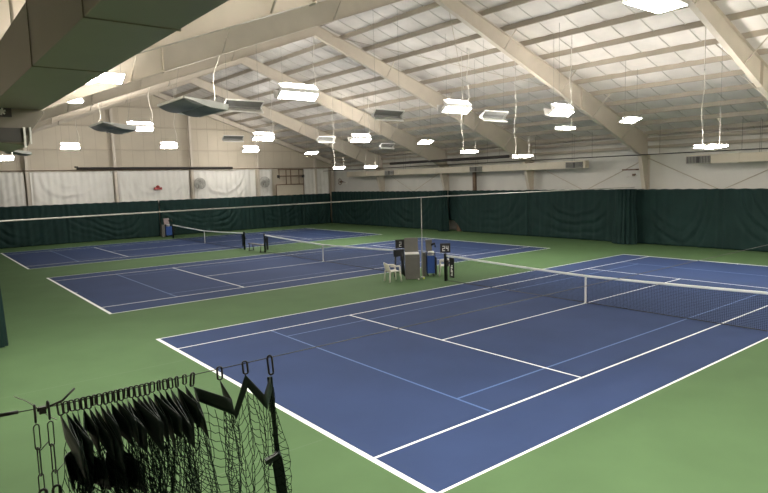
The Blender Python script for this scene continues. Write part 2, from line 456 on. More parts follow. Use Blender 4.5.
# brackets on the big column, post under the hitched curtain
t = thing('wall_bracket', 'rusty bracket with cleats on the big far column above the bunched net', 'bracket', (28.42,1.95,4.0))
p = MB(); p.box((-.25,-.1,.30),(.1,.75,.38)); p.box((-.1,.05,-.02),(.05,.2,.1)); p.build('cleat', M['brown'], t)
p = MB(); p.tube([(0,-.05,.0),(0,.55,-.08)], .035, 6); p.build('bar', M['plast'], t); p = MB(); p.tube([(0,.2,-.5),(0,.9,-.62)], .02, 6); p.build('bar', M['plast'], t)
p = MB(); p.box((28.85,16.55,0),(29.05,16.95,1.4)); struct(p.build('wall_column', M['brown']))
p = MB(); p.box((29.1,15.2,2.6),(29.3,15.45,5.0)); struct(p.build('wall_column', M['brown']))

# ------------------------------------------------------------------ gable wall things
def wall_fan(x, label, z=4.28):
    t = thing('wall_fan', label, 'fan', (x, YL-1.05, z))
    p = MB()
    for r in (.48,.42,.36,.30,.24,.18,.12): p.tube([(r*math.cos(a),-.12+.08*(r/.48)**2,r*math.sin(a)) for a in [2*PI*k/28 for k in range(28)]], .012, 5, closed=True)
    p.tube([(.48*math.cos(a),.12,.48*math.sin(a)) for a in [2*PI*k/28 for k in range(28)]], .014, 5, closed=True)
    for k in range(40):
        a = 2*PI*k/40; p.tube([(.1*math.cos(a),-.12,.1*math.sin(a)),(.48*math.cos(a),-.04,.48*math.sin(a)),(.48*math.cos(a),.12,.48*math.sin(a))], .007, 4)
    p.build('cage', M['fan'], t)
    for k in range(4):
        a = 2*PI*k/4; ca,sa = math.cos(a),math.sin(a); b_ = MB()
        def fn(u,v,ca=ca,sa=sa):
            r = .08+.33*u; w_ = (v-.5)*.26*(.5+.6*u); return (r*ca-w_*sa, w_*.6, r*sa+w_*ca)
        b_.grid(fn, 5, 4); b_.build('blade', M['pale'], t, thick=.006)
    h = MB(); h.tube([(0,-.06,0),(0,.28,0)], .09, 12); h.build('motor', M['fan'], t)
    h = MB(); h.tube([(0,.26,0),(0,.36,-.25),(0,.46,-.35)], .03, 8); h.build('bracket', M['brown'], t)
    return t
wall_fan(15.25, 'round grey caged wall fan, the left of two on the gable wall')
wall_fan(21.45, 'round grey caged wall fan beside the pipe frame on the gable wall')
t = thing('alarm_box', 'small red box with rounded top on the white gable sheet', 'alarm', (11.8, YL-.55, 3.98))
p = MB(); p.box((-.32,-.12,-.12),(.32,.06,.08)); p.build('housing', M['red'], t, bevel=.02)
p = MB(); p.sphere((0,-.03,.1), .15); p.build('dome', M['red'], t)
t = thing('pipe_frame', 'rusty brown pipe frame of bars on bare gable wall right of the fans', 'frame', (24.3, YL-.75, 4.2))
p = MB()
for x,z0,z1 in ((-1.55,-1.35,-.2),(1.45,-1.35,1.2),(-.45,-.2,1.25),(.05,-.2,1.25),(-1.2,.3,1.2),(.95,-.2,1.2)): p.tube([(x,0,z0),(x,0,z1)], .045, 6)
for z,x0,x1 in ((.58,-1.35,1.45),(-.22,-1.55,1.45),(1.2,-1.3,1.45)): p.tube([(x0,0,z),(x1,0,z)], .05, 6)
p.build('pipework', M['brown'], t)
for x in (-1.3,1.38):
    p = MB(); p.lathe([(.02,-.14),(.13,-.12),(.13,.12),(.02,.14)],(x,-.05,.55),10); p.build('valve', M['darkpipe'], t)
p = MB(); p.box((-1.5,.02,-1.3),(1.4,.05,-.26)); p.build('infill_panel', M['gable'], t)
wall_ = thing('wall_fan', 'small brown wall fan on the far wall beside the hall corner', 'fan', (28.75,32.4,4.1))
p = MB(); p.tube([(-.2,.3*math.cos(a),.3*math.sin(a)) for a in [2*PI*k/20 for k in range(20)]], .03, 5, closed=True)
for k in range(10):
    a = 2*PI*k/10; p.tube([(-.2,0,0),(-.2,.3*math.cos(a),.3*math.sin(a))], .012, 4)
p.build('cage', M['brown'], wall_); p = MB(); p.tube([(-.22,0,0),(.1,0,0)], .08, 10); p.tube([(.1,0,0),(.55,0,-.1)], .03, 6); p.build('motor', M['brown'], wall_)

# ------------------------------------------------------------------ tennis nets
def net_top(v): return .914+(1.07-.914)*min(1,abs(v-5.485)/6.4)**1.35
def tennis_net(ci, label):
    cx,cy = courts[ci]; t = thing('tennis_net', label, 'tennis net', (cx+11.885, cy-5.485, 0))
    for sg in (-1,1):
        p = MB(); y = sg*6.4
        p.lathe([(.058,0),(.058,1.09),(.062,1.09),(.062,1.11),(.03,1.13)],(0,y,0),14); q = p.build('net_post', M['black'], t)
        p = MB(); p.box((-.05,y-.055-.05*sg,.60),(.09,y+.055-.05*sg,.84)); p.tube([(.09,y-.05*sg,.7),(.2,y-.05*sg,.7),(.2,y-.05*sg,.58)], .014, 6); p.build('winder', M['blackm'], q)
    n = MB(); r = .0024
    def bar(a,b_): 
        a,b_ = Vector(a),Vector(b_); n.tube([a,b_], r, 4, smooth=False, caps=False)
    k = int(12.66/.046)
    for i in range(k+1):
        y = -6.33+12.66*i/k; bar((0,y,.03),(0,y,net_top(y+5.485)-.03))
    for j in range(22):
        f = j/21.5; pts = []
        for i in range(25):
            y = -6.33+12.66*i/24; zt = net_top(y+5.485)-.03; pts.append((0,y,.03+f*(zt-.03)))
        n.tube(pts, r, 4, smooth=False, caps=False)
    n.build('netting', M['net'], t)
    h = MB()
    def fn(u,v):
        y = -6.35+12.7*u; a = 2*PI*v; return (.016*math.cos(a), y, net_top(y+5.485)-.03+.038*math.sin(a))
    h.grid(fn, 40, 10); h.build('headband', M['line'], t)
    p = MB(); p.box((-.014,-.028,.01),(.014,.028,.90)); p.box((-.03,-.04,0),(.03,.04,.02)); p.build('centre_strap', M['white'], t)
    p = MB(); p.tube([(0,-6.3,.03),(0,6.3,.03)], .012, 5)
    for sg in (-1,1): p.tube([(0,sg*6.3,.03),(0,sg*6.3,1.02)], .01, 5)
    p.build('border_cord', M['black'], t)
    return t
N1 = tennis_net(0, 'tennis net with white headband across the nearest court')
N2 = tennis_net(1, 'tennis net with white headband across the middle court')
N3 = tennis_net(2, 'tennis net with white headband across the farthest court by the gable wall')
# black banner on the near net and dark bags on the other posts
t = thing('net_banner', 'black vertical banner with white mark on the nearest net beside its post', 'banner', (11.86,.52,.98))
p = MB(); p.box((-.012,-.13,-.8),(.0,.13,0)); p.build('cloth', M['black'], t)
p = MB()
for a,b_,y0,y1 in ((-.72,-.66,-.05,.05),(-.64,-.60,-.05,.02),(-.58,-.50,-.05,.05),(-.48,-.44,-.02,.05),(-.42,-.36,-.05,.05),(-.34,-.30,-.05,.03)): p.box((-.016,y0,a),(-.012,y1,b_))
p.build('printed_mark', M['paper'], t)
for (x,y,lab) in ((11.80,19.2,'small dark banner on the farthest net beside its right post'),(11.80,15.9,'small dark banner on the middle net beside its left post')):
    p = MB(); p.box((x-.012,y-.12,.2),(x,y+.12,.95)); tag(p.build('net_banner', M['black']), lab, 'banner')

# scorekeepers on posts by the cabinet
SEG = {'2':'abged','4':'fgbc'}
def score(x, y, label, txt):
    t = thing('score_board', label, 'scoreboard', (x,y,1.112)); t.rotation_euler = (0,0,-.55)
    p = MB(); p.tube([(0,0,.031),(0,0,.12)], .018, 8); p.build('bracket', M['blackm'], t)
    p = MB(); p.box((-.29,-.03,.05),(.29,.03,.48)); p.build('board', M['black'], t, bevel=.01)
    n = len(txt)
    for i,ch in enumerate(txt):
        p = MB(); c = (i-(n-1)/2)*.2; w_,h_,s = .055,.105,.016; zc = .245
        S = dict(a=((-w_,h_),(w_,h_)),b=((w_,h_),(w_,0)),c=((w_,0),(w_,-h_)),d=((-w_,-h_),(w_,-h_)),e=((-w_,0),(-w_,-h_)),f=((-w_,h_),(-w_,0)),g=((-w_,0),(w_,0)))
        for k in SEG[ch]:
            (x0,z0),(x1,z1) = S[k]; p.box((c+min(x0,x1)-s,-.038,zc+min(z0,z1)-s),(c+max(x0,x1)+s,-.03,zc+max(z0,z1)+s))
        p.build('digit', M['paper'], t)
    t.scale = (.72,1,.88)
    return t
score(11.885, .914, 'black scoreboard with two white digits above the nearest net post', '24')
score(11.80, 3.62, 'black scoreboard with one white digit above the middle net post, behind the grey cabinet', '2')

# ------------------------------------------------------------------ things between the courts
t = thing('grey_cabinet', 'tall grey cabinet with upright back board between the courts', 'cabinet', (11.36,2.34,0), -.62)
p = MB(); p.prism([(-.16,0),(.18,0),(.18,1.12),(-.16,1.02)], 0, -.30, .30); p.build('body', M['kgrey'], t, bevel=.015)
p = MB(); p.prism([(.08,1.09),(.18,1.12),(.25,1.70),(.19,1.70)], 0, -.30, .27); p.build('back_board', M['kgrey'], t, bevel=.012)
p = MB(); p.obox((-.02,-.05,1.075),(.29,0,.0),(0,.11,.03),(0,0,.012)); p.build('white_tray', M['paper'], t)
p = MB(); p.box((-.27,-.172,.12),(.27,-.16,.9)); p.build('front_panel', M['kgrey'], t)

def ball_cart(loc, rz, label, tall=True):
    t = thing('ball_cart', label, 'ball cart', loc, rz)
    p = MB(); p.prism([(-.27,-.25),(.27,-.25),(.27,.25),(-.27,.25)], 2, .12, .86); p.build('blue_hopper', M['bluef'], t, bevel=.03)
    p = MB()
    for sx in (-.29,.29):
        for sy in (-.27,.27): p.tube([(sx,sy,.06),(sx,sy,1.0)], .018, 6)
    p.tube([(-.29,-.27,.95),(.29,-.27,.95),(.29,.27,.95),(-.29,.27,.95)], .016, 6, closed=True)
    p.build('frame', M['blackm'], t)
    p = MB(); p.box((-.56,-.2,.0),(-.33,.2,1.0)); p.build('side_bin', M['kgrey'], t, bevel=.02)
    p = MB(); p.prism([(-.24,1.0),(.16,1.0),(.16,1.52),(-.30,1.5)], 1, .12, .2); p.build('lid', M['kgrey' if tall else 'pink'], t, bevel=.02)
    p = MB(); p.box((.32,-.22,.05),(.42,.22,.8)); p.build('side_bag', M['black'], t, bevel=.04)
    for sx in (-.2,.2):
        for sy in (-.2,.2):
            p = MB(); p.tube([(sx-.02,sy,.06),(sx+.02,sy,.06)], .06, 12); p.build('wheel', M['black'], t)
    p = MB(); p.tube([(.1,.1,1.3),(.34,.05,1.35),(.36,.0,1.2)], .05, 8); p.build('handle', M['blackm'], t)
    return t
def towel(loc, label):
    p = MB()
    for k in range(4):
        z = .045*k; p.grid(lambda u,v: ((u-.5)*.40+.01*k, (v-.5)*.30-.008*k, z+.04+.006*math.sin(11*u+k)*math.sin(9*v)), 8, 6)
        p.tube([(-.19+.01*k,-.15-.008*k,z+.022),(.2+.01*k,-.15-.008*k,z+.024)], .02, 8); p.box((-.2+.01*k,-.15-.008*k,z+.004),(.2+.01*k,.15-.008*k,z+.034))
    o = p.build('towel', M['paper']); o.location = loc; o.rotation_euler = (0,0,-.62); o.scale = (.6,.75,1)
    return tag(o, label, 'towel')
CT = ball_cart((12.40,2.36,0), -.62, 'blue fabric ball cart with grey side bin beside the grey cabinet')
CT.scale = (.62,.8,1.02)
towel((12.40,2.34,.88), 'folded white towels on top of the ball cart beside the grey cabinet')
ball_cart((11.95,33.35,0), 0, 'blue ball cart standing against the gable curtain by farthest net', tall=False)
towel((11.93,33.29,.862), 'folded white towels on top of the ball cart by the gable curtain')

def chair(loc, rz, label, sc=.97):
    t = thing('plastic_chair', label, 'chair', loc, rz, None); t.scale = (sc,sc,sc)
    p = MB()                                             # seat (faces +x)
    p.grid(lambda u,v: (-.22+.46*u, (v-.5)*.46, .43-.02*math.sin(PI*v)+.015*u), 8, 8); p.build('seat', M['plast'], t, thick=.02)
    p = MB()
    def bk(u,v):
        a = (u-.5)*1.9; r = .27; return (-.02-r*math.cos(a)-.10*v, r*math.sin(a), .44+.38*v*(1-.22*(2*abs(u-.5))**2))
    p.grid(bk, 12, 6); p.build('backrest', M['plast'], t, thick=.018)
    for sy in (-1,1):
        p = MB(); p.tube([(-.2,sy*.24,.66),(0,sy*.27,.66),(.2,sy*.26,.645),(.24,sy*.25,.6)], .032, 8); p.build('armrest', M['plast'], t)
        for sx in (-1,1):
            p = MB(); zt = .63 if sx > 0 else .45
            p.tube([(sx*.22,sy*.245,zt),(sx*.235,sy*.25,.4),(sx*.27,sy*.27,.0)], [.036,.034,.026], 8); p.build('leg', M['plast'], t)
    return t
CH = chair((10.42,2.5,0), -.25, 'white plastic armchair standing alone left of the grey cabinet')
dup(CH, (12.92,1.98,0), 2.4, 'white plastic armchair half hidden behind the nearest net post')
# tripod stand behind the white chair
t = thing('net_crank_stand', 'black folding stand of two legs beside the middle net post', 'stand', (11.5,3.25,0))
p = MB(); p.tube([(-.35,0,0),(-.25,.02,1.12)], .04, 8); p.build('leg', M['black'], t)
p = MB(); p.tube([(.1,-.12,0),(.02,0,1.12)], .045, 8); p.build('leg', M['black'], t)
p = MB(); p.box((-.36,-.05,.86),(.12,.06,1.16)); p.build('crossbar', M['black'], t, bevel=.02)
p = MB(); p.sphere((11.62,1.93,.034),.034); tag(p.build('tennis_ball', M['ball']), 'yellow tennis ball on the floor at the foot of the grey cabinet', 'ball')
p = MB(); p.sphere((11.30,1.9,.034),.034); tag(p.build('tennis_ball', M['plast']), 'whitish ball on the floor in front of the grey cabinet', 'ball')
# bench between the two far net posts
t = thing('bench', 'low dark bench between the net posts of the middle and farthest courts', 'bench', (11.8,17.3,0))
p = MB(); p.box((-.18,-.85,.42),(.18,.85,.46)); p.build('seat', M['dark'], t)
for y in (-.75,.75):
    p = MB(); p.tube([(-.15,y,.0),(-.1,y,.42)], .025, 6); p.tube([(.15,y,0),(.1,y,.42)], .025, 6); p.tube([(-.2,y,.015),(.2,y,.015)], .02, 6); p.build('leg', M['black'], t)

# ------------------------------------------------------------------ hanging lights
# each is given as (x, y, z, length); the diffuser leans so that it rises towards the near wall side
def fixture(kind, x, y, z, L, label, cord=0, tilt=None, group=None):
    nm = {'twin':'hanging_light','flat':'hanging_light','thin':'hanging_light','off':'hanging_uplight','keel':'hanging_uplight'}[kind]
    t = thing(nm, label, 'light', (x,y,z)); h = L/2
    md = '_mid' if (x > 10 and -9 < y < 13) else ''           # emission turned down in the middle rows to even out the light
    def slab(mb_, y0,z0,y1,z1, x0,x1, th, m=0, lit=True):
        d = Vector((0,y1-y0,z1-z0)); nrm = Vector((0,-d.z,d.y)).normalized()*th
        a,b_ = Vector((0,y0,z0)),Vector((0,y1,z1))
        mb_.prism([tuple(a)[1:],tuple(b_)[1:],tuple(b_+nrm)[1:],tuple(a+nrm)[1:]], 0, x0, x1, m)
        if lit: mb_.mi[-2] = 1
    if kind == 'twin':
        wl,wu = .25*L,.17*L; ca,sa = math.cos(.62),math.sin(.62); cu,su = math.cos(.66),math.sin(.66)
        y0 = -wl*ca*.5
        zz = .04*L
        f = MB(); slab(f,y0,-zz,y0+wl*ca,-zz-wl*sa,-h,h,-.02); f.build('lower_diffuser', [M['white'],M['diff'+md]], t)
        f = MB(); slab(f,y0,zz,y0+wu*cu,zz+wu*su,-h,h,.02); f.build('upper_diffuser', [M['white'],M['updiff'+md]], t)
        f = MB(); f.box((-h-.01,y0-.015,-zz),(h+.01,y0+.03,zz)); 
        for s in (-1,1): f.prism([(y0,-zz),(y0+wl*ca,-zz-wl*sa-.02),(y0+wl*ca,-zz-wl*sa*.6),(y0+.1*L,0),(y0+wu*cu,zz+wu*su*.7),(y0+wu*cu,zz+wu*su+.02),(y0,zz)][::-1], 0, s*(h+.008)-.006, s*(h+.008)+.006)
        f.box((-h,y0+wl*ca-.03,-zz-wl*sa-.02),(h,y0+wl*ca,-zz-wl*sa+.02))
        f.build('housing', M['white'], t); ztop = zz+wu*su; yc = y0+wu*cu*.6
        yb = y0+.34*L
        f = MB(); f.prism([(yb,-zz-wl*sa*.9),(yb+.02,-zz-wl*sa*.9),(yb+.06*L,zz),(yb+.06*L-.02,zz)][::-1], 0, -h, h); f.mi[-3] = 1; f.build('added_rear_glow', [M['white'],M['diff'+md]], t)  # glowing back panel added to throw light on beams and gable wall
    elif kind in ('flat','thin'):
        a = tilt if tilt is not None else (.42 if kind == 'flat' else .12); wl = (.42 if kind == 'flat' else .34)*L
        dy,dz = wl*math.cos(a)/2, wl*math.sin(a)/2
        f = MB(); slab(f,-dy,dz,dy,-dz,-h,h,-.0); 
        f = MB(); slab(f,-dy,dz,dy,-dz,-h+.03,h-.03,-.012); f.build('diffuser', [M['white'],M['diff'+md]], t)
        f = MB()
        up = Vector((0,math.sin(a),math.cos(a)))
        for k in (0,):
            A,B = Vector((0,-dy,dz)),Vector((0,dy,-dz)); n1 = up*.05
            f.prism([tuple(A)[1:],tuple(B)[1:],tuple(B*.7+n1)[1:],tuple(A*.7+n1)[1:]][::-1], 0, -h, h)
        f.build('housing', M['white'], t); ztop = .05; yc = 0
    elif kind == 'off':
        wl,wu = .26*L,.26*L; ca,sa = math.cos(.6),math.sin(.6)
        y0 = wl*ca*.5
        f = MB(); slab(f,y0,.03*L,y0-wl*ca,.03*L+wl*sa*.8,-h,h,.015); f.build('upper_louvre', [M['dgrey'],M['dgrey']], t)
        f = MB(); slab(f,y0,-.03*L,y0-wu*ca*.8,-.03*L-wu*sa*.6,-h,h,-.015); f.build('lower_reflector', [M['pale'],M['pale']], t)
        f = MB()
        f.box((-h,y0-.03,-.03*L),(h,y0+.02,.03*L), 1)
        za = .03*L+wl*sa*.8; zb_ = -.03*L-wu*sa*.6
        f.box((-h-.02,y0-wl*ca-.02,za-.02),(h+.02,y0-wl*ca+.03,za+.035)); f.box((-h-.02,y0-wu*ca*.8-.02,zb_-.035),(h+.02,y0-wu*ca*.8+.03,zb_+.02))
        for s in (-1,1): f.prism([(y0,.03*L),(y0-wl*ca,za),(y0-wl*ca*.9,za-.05*L),(y0-.1*L,0),(y0-wu*ca*.75,zb_+.03*L),(y0-wu*ca*.8,zb_),(y0,-.03*L)], 0, s*(h+.008)-.006, s*(h+.008)+.006)
        f.build('housing', [M['white'],M['dgrey']], t)
        f = MB(); slab(f,y0,.03*L+.03,y0-wl*ca*.9,.03*L+wl*sa*.72+.03,-h*.85,h*.85,.01); f.build('lamp_tray', [M['pale'],M['lamp'+md]], t); ztop = za; yc = 0
    elif kind == 'keel':
        # wide shallow pan of two curved panels, long way across the hall, leaning down toward +x
        D = 1.68*L; n_ = 12
        def pan(xa,xb,sag):
            m_ = MB(); m_.grid(lambda u,v: (xa+(xb-xa)*u, -D/2+D*v, -.03*L-sag*math.sin(PI*u)**.8), n_, 2); return m_
        pan(-h,.12*h,.065*L).build('curved_pan', M['dkgreen'], t, thick=.012)
        pan(.12*h,h,.04*L).build('curved_pan', M['dkgreen'], t, thick=.012)
        for sy in (-1,1):
            f = MB(); y_ = sy*(D/2+.012); pts = [(-h,-.03*L),(-.6*h,-.035*L),(-.15*h,-.07*L),(.2*h,-.085*L),(.7*h,-.06*L),(h,-.045*L),(h,.085*L),(.2*h,.065*L),(-h,.0)]
            f.prism(pts, 1, y_-.012, y_+.012); f.build('side_reflector', M['line'], t)
        for sy in (-1,1):
            for xa,xb,sg_ in ((-h,.12*h,.065*L),(.12*h,h,.04*L)):
                f = MB(); f.prism([(xa+(xb-xa)*k/12, -.028*L-sg_*math.sin(PI*k/12)**.8) for k in range(13)], 1, sy*(D/2-.004)-.003, sy*(D/2-.004)+.003); f.build('end_plate', M['dkgreen'], t)
        f = MB(); f.box((-h-.03,-D/2-.02,-.045*L),(-h,D/2+.02,.02*L)); f.build('rim', M['pale'], t)
        f = MB(); f.box((h,-D/2-.02,-.045*L),(h+.03,D/2+.02,.05*L)); f.build('rim', M['pale'], t)
        f = MB(); f.box((-h*.8,-D/2+.2,-.02*L),(h*.8,D/2-.2,-.02*L+.02)); f.build('lamp_tray', M['lamp'+md], t); ztop = .03*L; yc = 0
        t.rotation_euler = (0,.2,0)
    if kind in ('twin','flat','thin'):
        f = MB(); zs_ = ztop+.012; sw = {'twin':.02,'flat':.09,'thin':.20}[kind]*L; f.box((-h*.8,yc-sw,zs_),(h*.8,yc+sw,zs_+.012)); f.build('added_top_glow', M['fill_top'+md], t)  # upward glow added on top of each fixture to brighten the ceiling
    # suspension
    for s in (-1,1):
        f = MB(); f.tube([(s*h*.85,yc,ztop-.02),(s*h*.85,yc,roof_z(x+s*h*.85)-z-.1)], .005, 4); f.build('hanging_wire', M['wire'], t)
    if cord:
        xc = (h*.92)*cord; zr = roof_z(x+xc)-z-.12; f = MB(); pts = []
        for k in range(25):
            q = k/24; zz_ = ztop+q*(min(zr,2.9)-ztop)
            wv = .07*math.sin(3.1*PI*q)*(1-q)+.05*math.sin(7*q+1)*math.sin(PI*q)
            pts.append((xc+wv,yc+.03*math.sin(6*q),zz_))
        f.tube(pts, .013, 6); f.tube([pts[-1],(xc,yc,zr)], .008, 5)
        f.build('power_cord', M['wcord'], t)
    return t

TW = 'lit two-panel hanging light '
LIGHTS = [
 ('twin', 11.2,10.65,8.74,2.15, TW+'hanging from the roof ridge over the middle court', 1, None),
 ('twin', 16.4,4.57,7.6,1.7, TW+'over the splice of the second long beam from the right', 1, None),
 ('twin', 18.4,.03,7.05,1.45, TW+'touching the big beam that meets the far column in view', 1, None),
 ('flat', 2.8,-12.35,6.3,.95, 'large lit single-panel hanging light, cut by the top of the view', 0, .04),
 ('flat', 21.3,-1.65,6.55,1.2, 'lit single-panel hanging light right of the big far beam', 0, .42),
 ('thin', 19.9,-5.8,5.06,1.75, 'lit slim hanging light seen edge-on above the right end duct grille', -1, .1),
 ('twin', 5.11,16.6,7.3,1.3, TW+'beside the smaller dark-bottomed uplight before the gable wall', 1, None),
 ('twin', 4.22,28.9,7.0,1.15, TW+'leftmost before the gable wall, above the rolled screen', 1, None),
 ('twin', 10.04,26.5,7.0,1.15, TW+'before the gable wall, right of the rolled screen middle', 1, None),
 ('twin', 14.4,20.7,7.3,1.5, TW+'upper of the pair before the gable wall above the fans', 1, None),
 ('twin', 18.2,30.3,7.05,1.35, TW+'lower of the pair before the gable wall above the fans', 0, None),
 ('flat', 20.4,24.3,6.4,1.05, 'lit single-panel hanging light before the right slope of the gable roof line', 0, .38),
 ('thin', 18.0,17.1,5.02,.85, 'lit slim light on a long cord in front of the hall corner', -1, .25),
 ('twin', 18.6,15.4,6.9,1.45, TW+'glowing under the third far beam in the middle of the ceiling', 1, None),
 ('flat', 20.6,11.4,6.4,1.05, 'lit single-panel hanging light above the dark rolled screen on the far side', 0, .42),
 ('thin', 17.8,5.1,5.43,1.05, 'lit slim light on a cord over the far wall rolled screen, the left of two', -1, .14),
 ('thin', 18.4,2.2,5.07,1.15, 'lit slim light on a cord in front of the big far beam', -1, .16),
 ('thin', 17.5,-.8,6.1,1.05, 'lit slim light just below the two-panel light at the big beam', 0, .02),
 ('thin', 19.0,14.95,5.0,.95, 'lit slim light right of the hall corner, above the left end of the duct', 0, .25),
 ('flat', -.6,.75,7.0,.98, 'bright hanging light partly hidden behind the green duct edge', 0, .5),
 ('thin', -3.0,1.2,4.9,.5, 'lit slim light low at the left edge below the dark duct end', 0, .3),
 ('thin', -.45,5.5,6.95,.75, 'small lit light just under the green duct edge', 0, .15),
 ('keel', 3.1,4.25,6.83,1.5, 'large unlit uplight with dark green curved bottom, largest of the hanging uplights', 1, None),
 ('keel', 3.1,14.2,6.95,1.45, 'smaller unlit uplight with dark green curved bottom, left of the largest', -1, None),
 ('off', 5.35,4.9,7.0,1.5, 'unlit grey uplight partly hidden behind the largest green uplight', 0, None),
 ('off', 11.86,19.97,7.0,1.35, 'unlit grey uplight before the gable wall above the left fan', 0, None),
 ('off', 18.3,19.0,7.0,1.4, 'unlit grey uplight near the lower end of the gable roof line', 0, None),
 ('off', 12.48,5.06,7.0,1.63, 'unlit grey uplight hanging in the middle of the ceiling, in front of the second beam', 0, None),
 ('off', 17.6,3.27,7.0,1.65, 'unlit grey uplight between the two bright two-panel lights on the right', 0, None),
 ('keel', -1.3,11.2,5.6,.75, 'pale oval uplight with dark bottom beside the duct end at left', 0, None),
 ('off', 21.5,16.3,6.45,1.15, 'small unlit uplight far back under the beam, below the middle grey uplight', 0, None),
]
LIGHTS += [  # unseen lights added to fill and even out the hall lighting
 ('twin', 3.0,-15.8,6.5,1.9, 'added fill light over the near baseline end, right of the view', 0, .1),
 ('flat', 0.0,-11.2,6.6,1.6, 'added fill light beyond the top edge of the view', 0, .1),
 ('flat', -3.2,-7.0,6.0,.5, 'added fill light behind the dark duct, close to the near wall', 0, .1),
 ('flat', -2.5,-3.0,6.3,1.5, 'added fill light hidden above the dark duct', 0, .1),
 ('twin', 11.0,-15.2,7.4,1.9, 'added fill light over the right of the nearest court, by the ridge', 0, .2),
 ('flat', 19.0,-15.2,7.0,1.45, 'added fill light over the right of the nearest court, toward the far wall', 0, .2),
 ('keel', 10.0,-17.5,6.9,1.5, 'added unlit-bottomed fill uplight beyond the right of the nearest court', 0, None),
 ('keel', 16.0,-17.5,6.9,1.5, 'added unlit-bottomed fill uplight at the far right of the hall', 0, None),
 ('keel', 6.0,-17.0,6.4,1.5, 'added unlit-bottomed fill uplight over the near doubles alley, above the view', 0, None),
 ('keel', -1.2,-15.2,6.0,1.5, 'added unlit-bottomed fill uplight over the near baseline, above the view', 0, None),
 ('thin', 22.0,-12.0,5.3,1.5, 'added slim fill light right of the far baseline, outside the view', 0, .1),
 ('thin', 23.0,-17.0,5.3,1.5, 'added slim fill light at the far right corner of the hall, outside the view', 0, .1),
]
for k,x,y,z,L,lab,cord,tl in LIGHTS: fixture(k,x,y,z,L,lab,cord,tl)

# ------------------------------------------------------------------ the big duct over the viewing gallery
t = thing('ceiling_duct', 'large dark metal air duct overhead at upper left', 'duct', (-4.0,-12,5.0))
ox,oy,oz = -4.0,-12,5.0
d = MB(); d.box((-.255,-8.6,0),(.25,3.3,.46)); d.build('duct_body', M['duct'], t, bevel=.006)
for y in (-14.55,-12.95,-11.4):
    d = MB(); y -= oy
    d.box((-.262,y-.008,-.007),(.257,y+.008,.467)); d.build('seam_flange', M['duct'], t)
d = MB(); d.prism([(-.26,.03),(.22,.03),(.27,-.03),(.13,-.23),(.085,-.40),(-.26,-.36)], 1, 3.3, 4.6); d.build('end_drop', M['duct'], t, bevel=.01)
d = MB(); d.box((-.25,3.27,-.36),(.04,3.3,-.21)); d.build('access_panel', M['dark'], t)
d = MB(); d.box((.04,3.25,-.42),(.06,3.31,-.2)); d.box((.1,3.25,-.38),(.115,3.31,-.2)); d.build('trim_strip', M['white'], t)
for y in (-13.8,-10.6):
    for x in (-.24,.235):
        d = MB(); d.box((x-.01,y-oy-.02,.45),(x+.01,y-oy+.02,roof_z(-4)-oz-.02)); d.build('hanger_strap', M['purlin'], t)
t = thing('exit_sign', 'small black sign with white star-shaped mark on the duct end', 'sign', (-4.115,-8.71,4.962))
d = MB(); d.box((-.06,-.012,-.055),(.062,.01,.055)); d.build('plate', M['black'], t)
d = MB()
for k in range(3):
    a = PI*k/3+.3; d.obox((-.03,-.015,0),(.038*math.cos(a),0,.038*math.sin(a)),(0,.002,0),(-.009*math.sin(a),0,.009*math.cos(a)))
d.build('white_mark', M['paper'], t)

# ------------------------------------------------------------------ near divider net on its cable
YN = -13.2; ZC = 3.055
t = thing('steel_cable', 'thin dark steel cable carrying the gathered net in the foreground', 'cable', (-4.8,YN,ZC))
p = MB(); p.tube([(-.95,0,.02),(0,0,.015),(.25,0,.0),(33.5,0,.0)], .0029, 6); p.build('wire_rope', M['cable'], t)
p = MB(); p.tube([(-.30,0,.018),(-.22,0,.018)], .012, 8)
for s in (-1,1): p.tube([(-.24,s*.010,.018),(-.02,s*.010,.015)], .005, 6)
p.tube([(-.03,0,.015),(.06,0,.012)], .009, 8); p.build('turnbuckle', M['blackm'], t)
p = MB(); p.tube([(.14,.0,-.005),(.18,.012,.0),(.185,0,.03),(.175,-.012,.0),(.14,0,.0)], .006, 6); p.box((.145,-.012,-.022),(.175,.012,.012)); p.build('cable_clamp', M['blackm'], t)
for dx,dz in ((-.10,.085),(.07,-.075)):
    p = MB(); p.tube([(.15,0,0),(.15+dx*.5,.01,dz*.6),(.15+dx,.02,dz)], .0022, 5); p.build('loose_wire', M['wire'], t)
p = MB(); p.tube([(.17,0,.0),(.25,0,.02),(.31,.01,.065)], .0055, 6); p.build('cable_end', M['cable'], t)

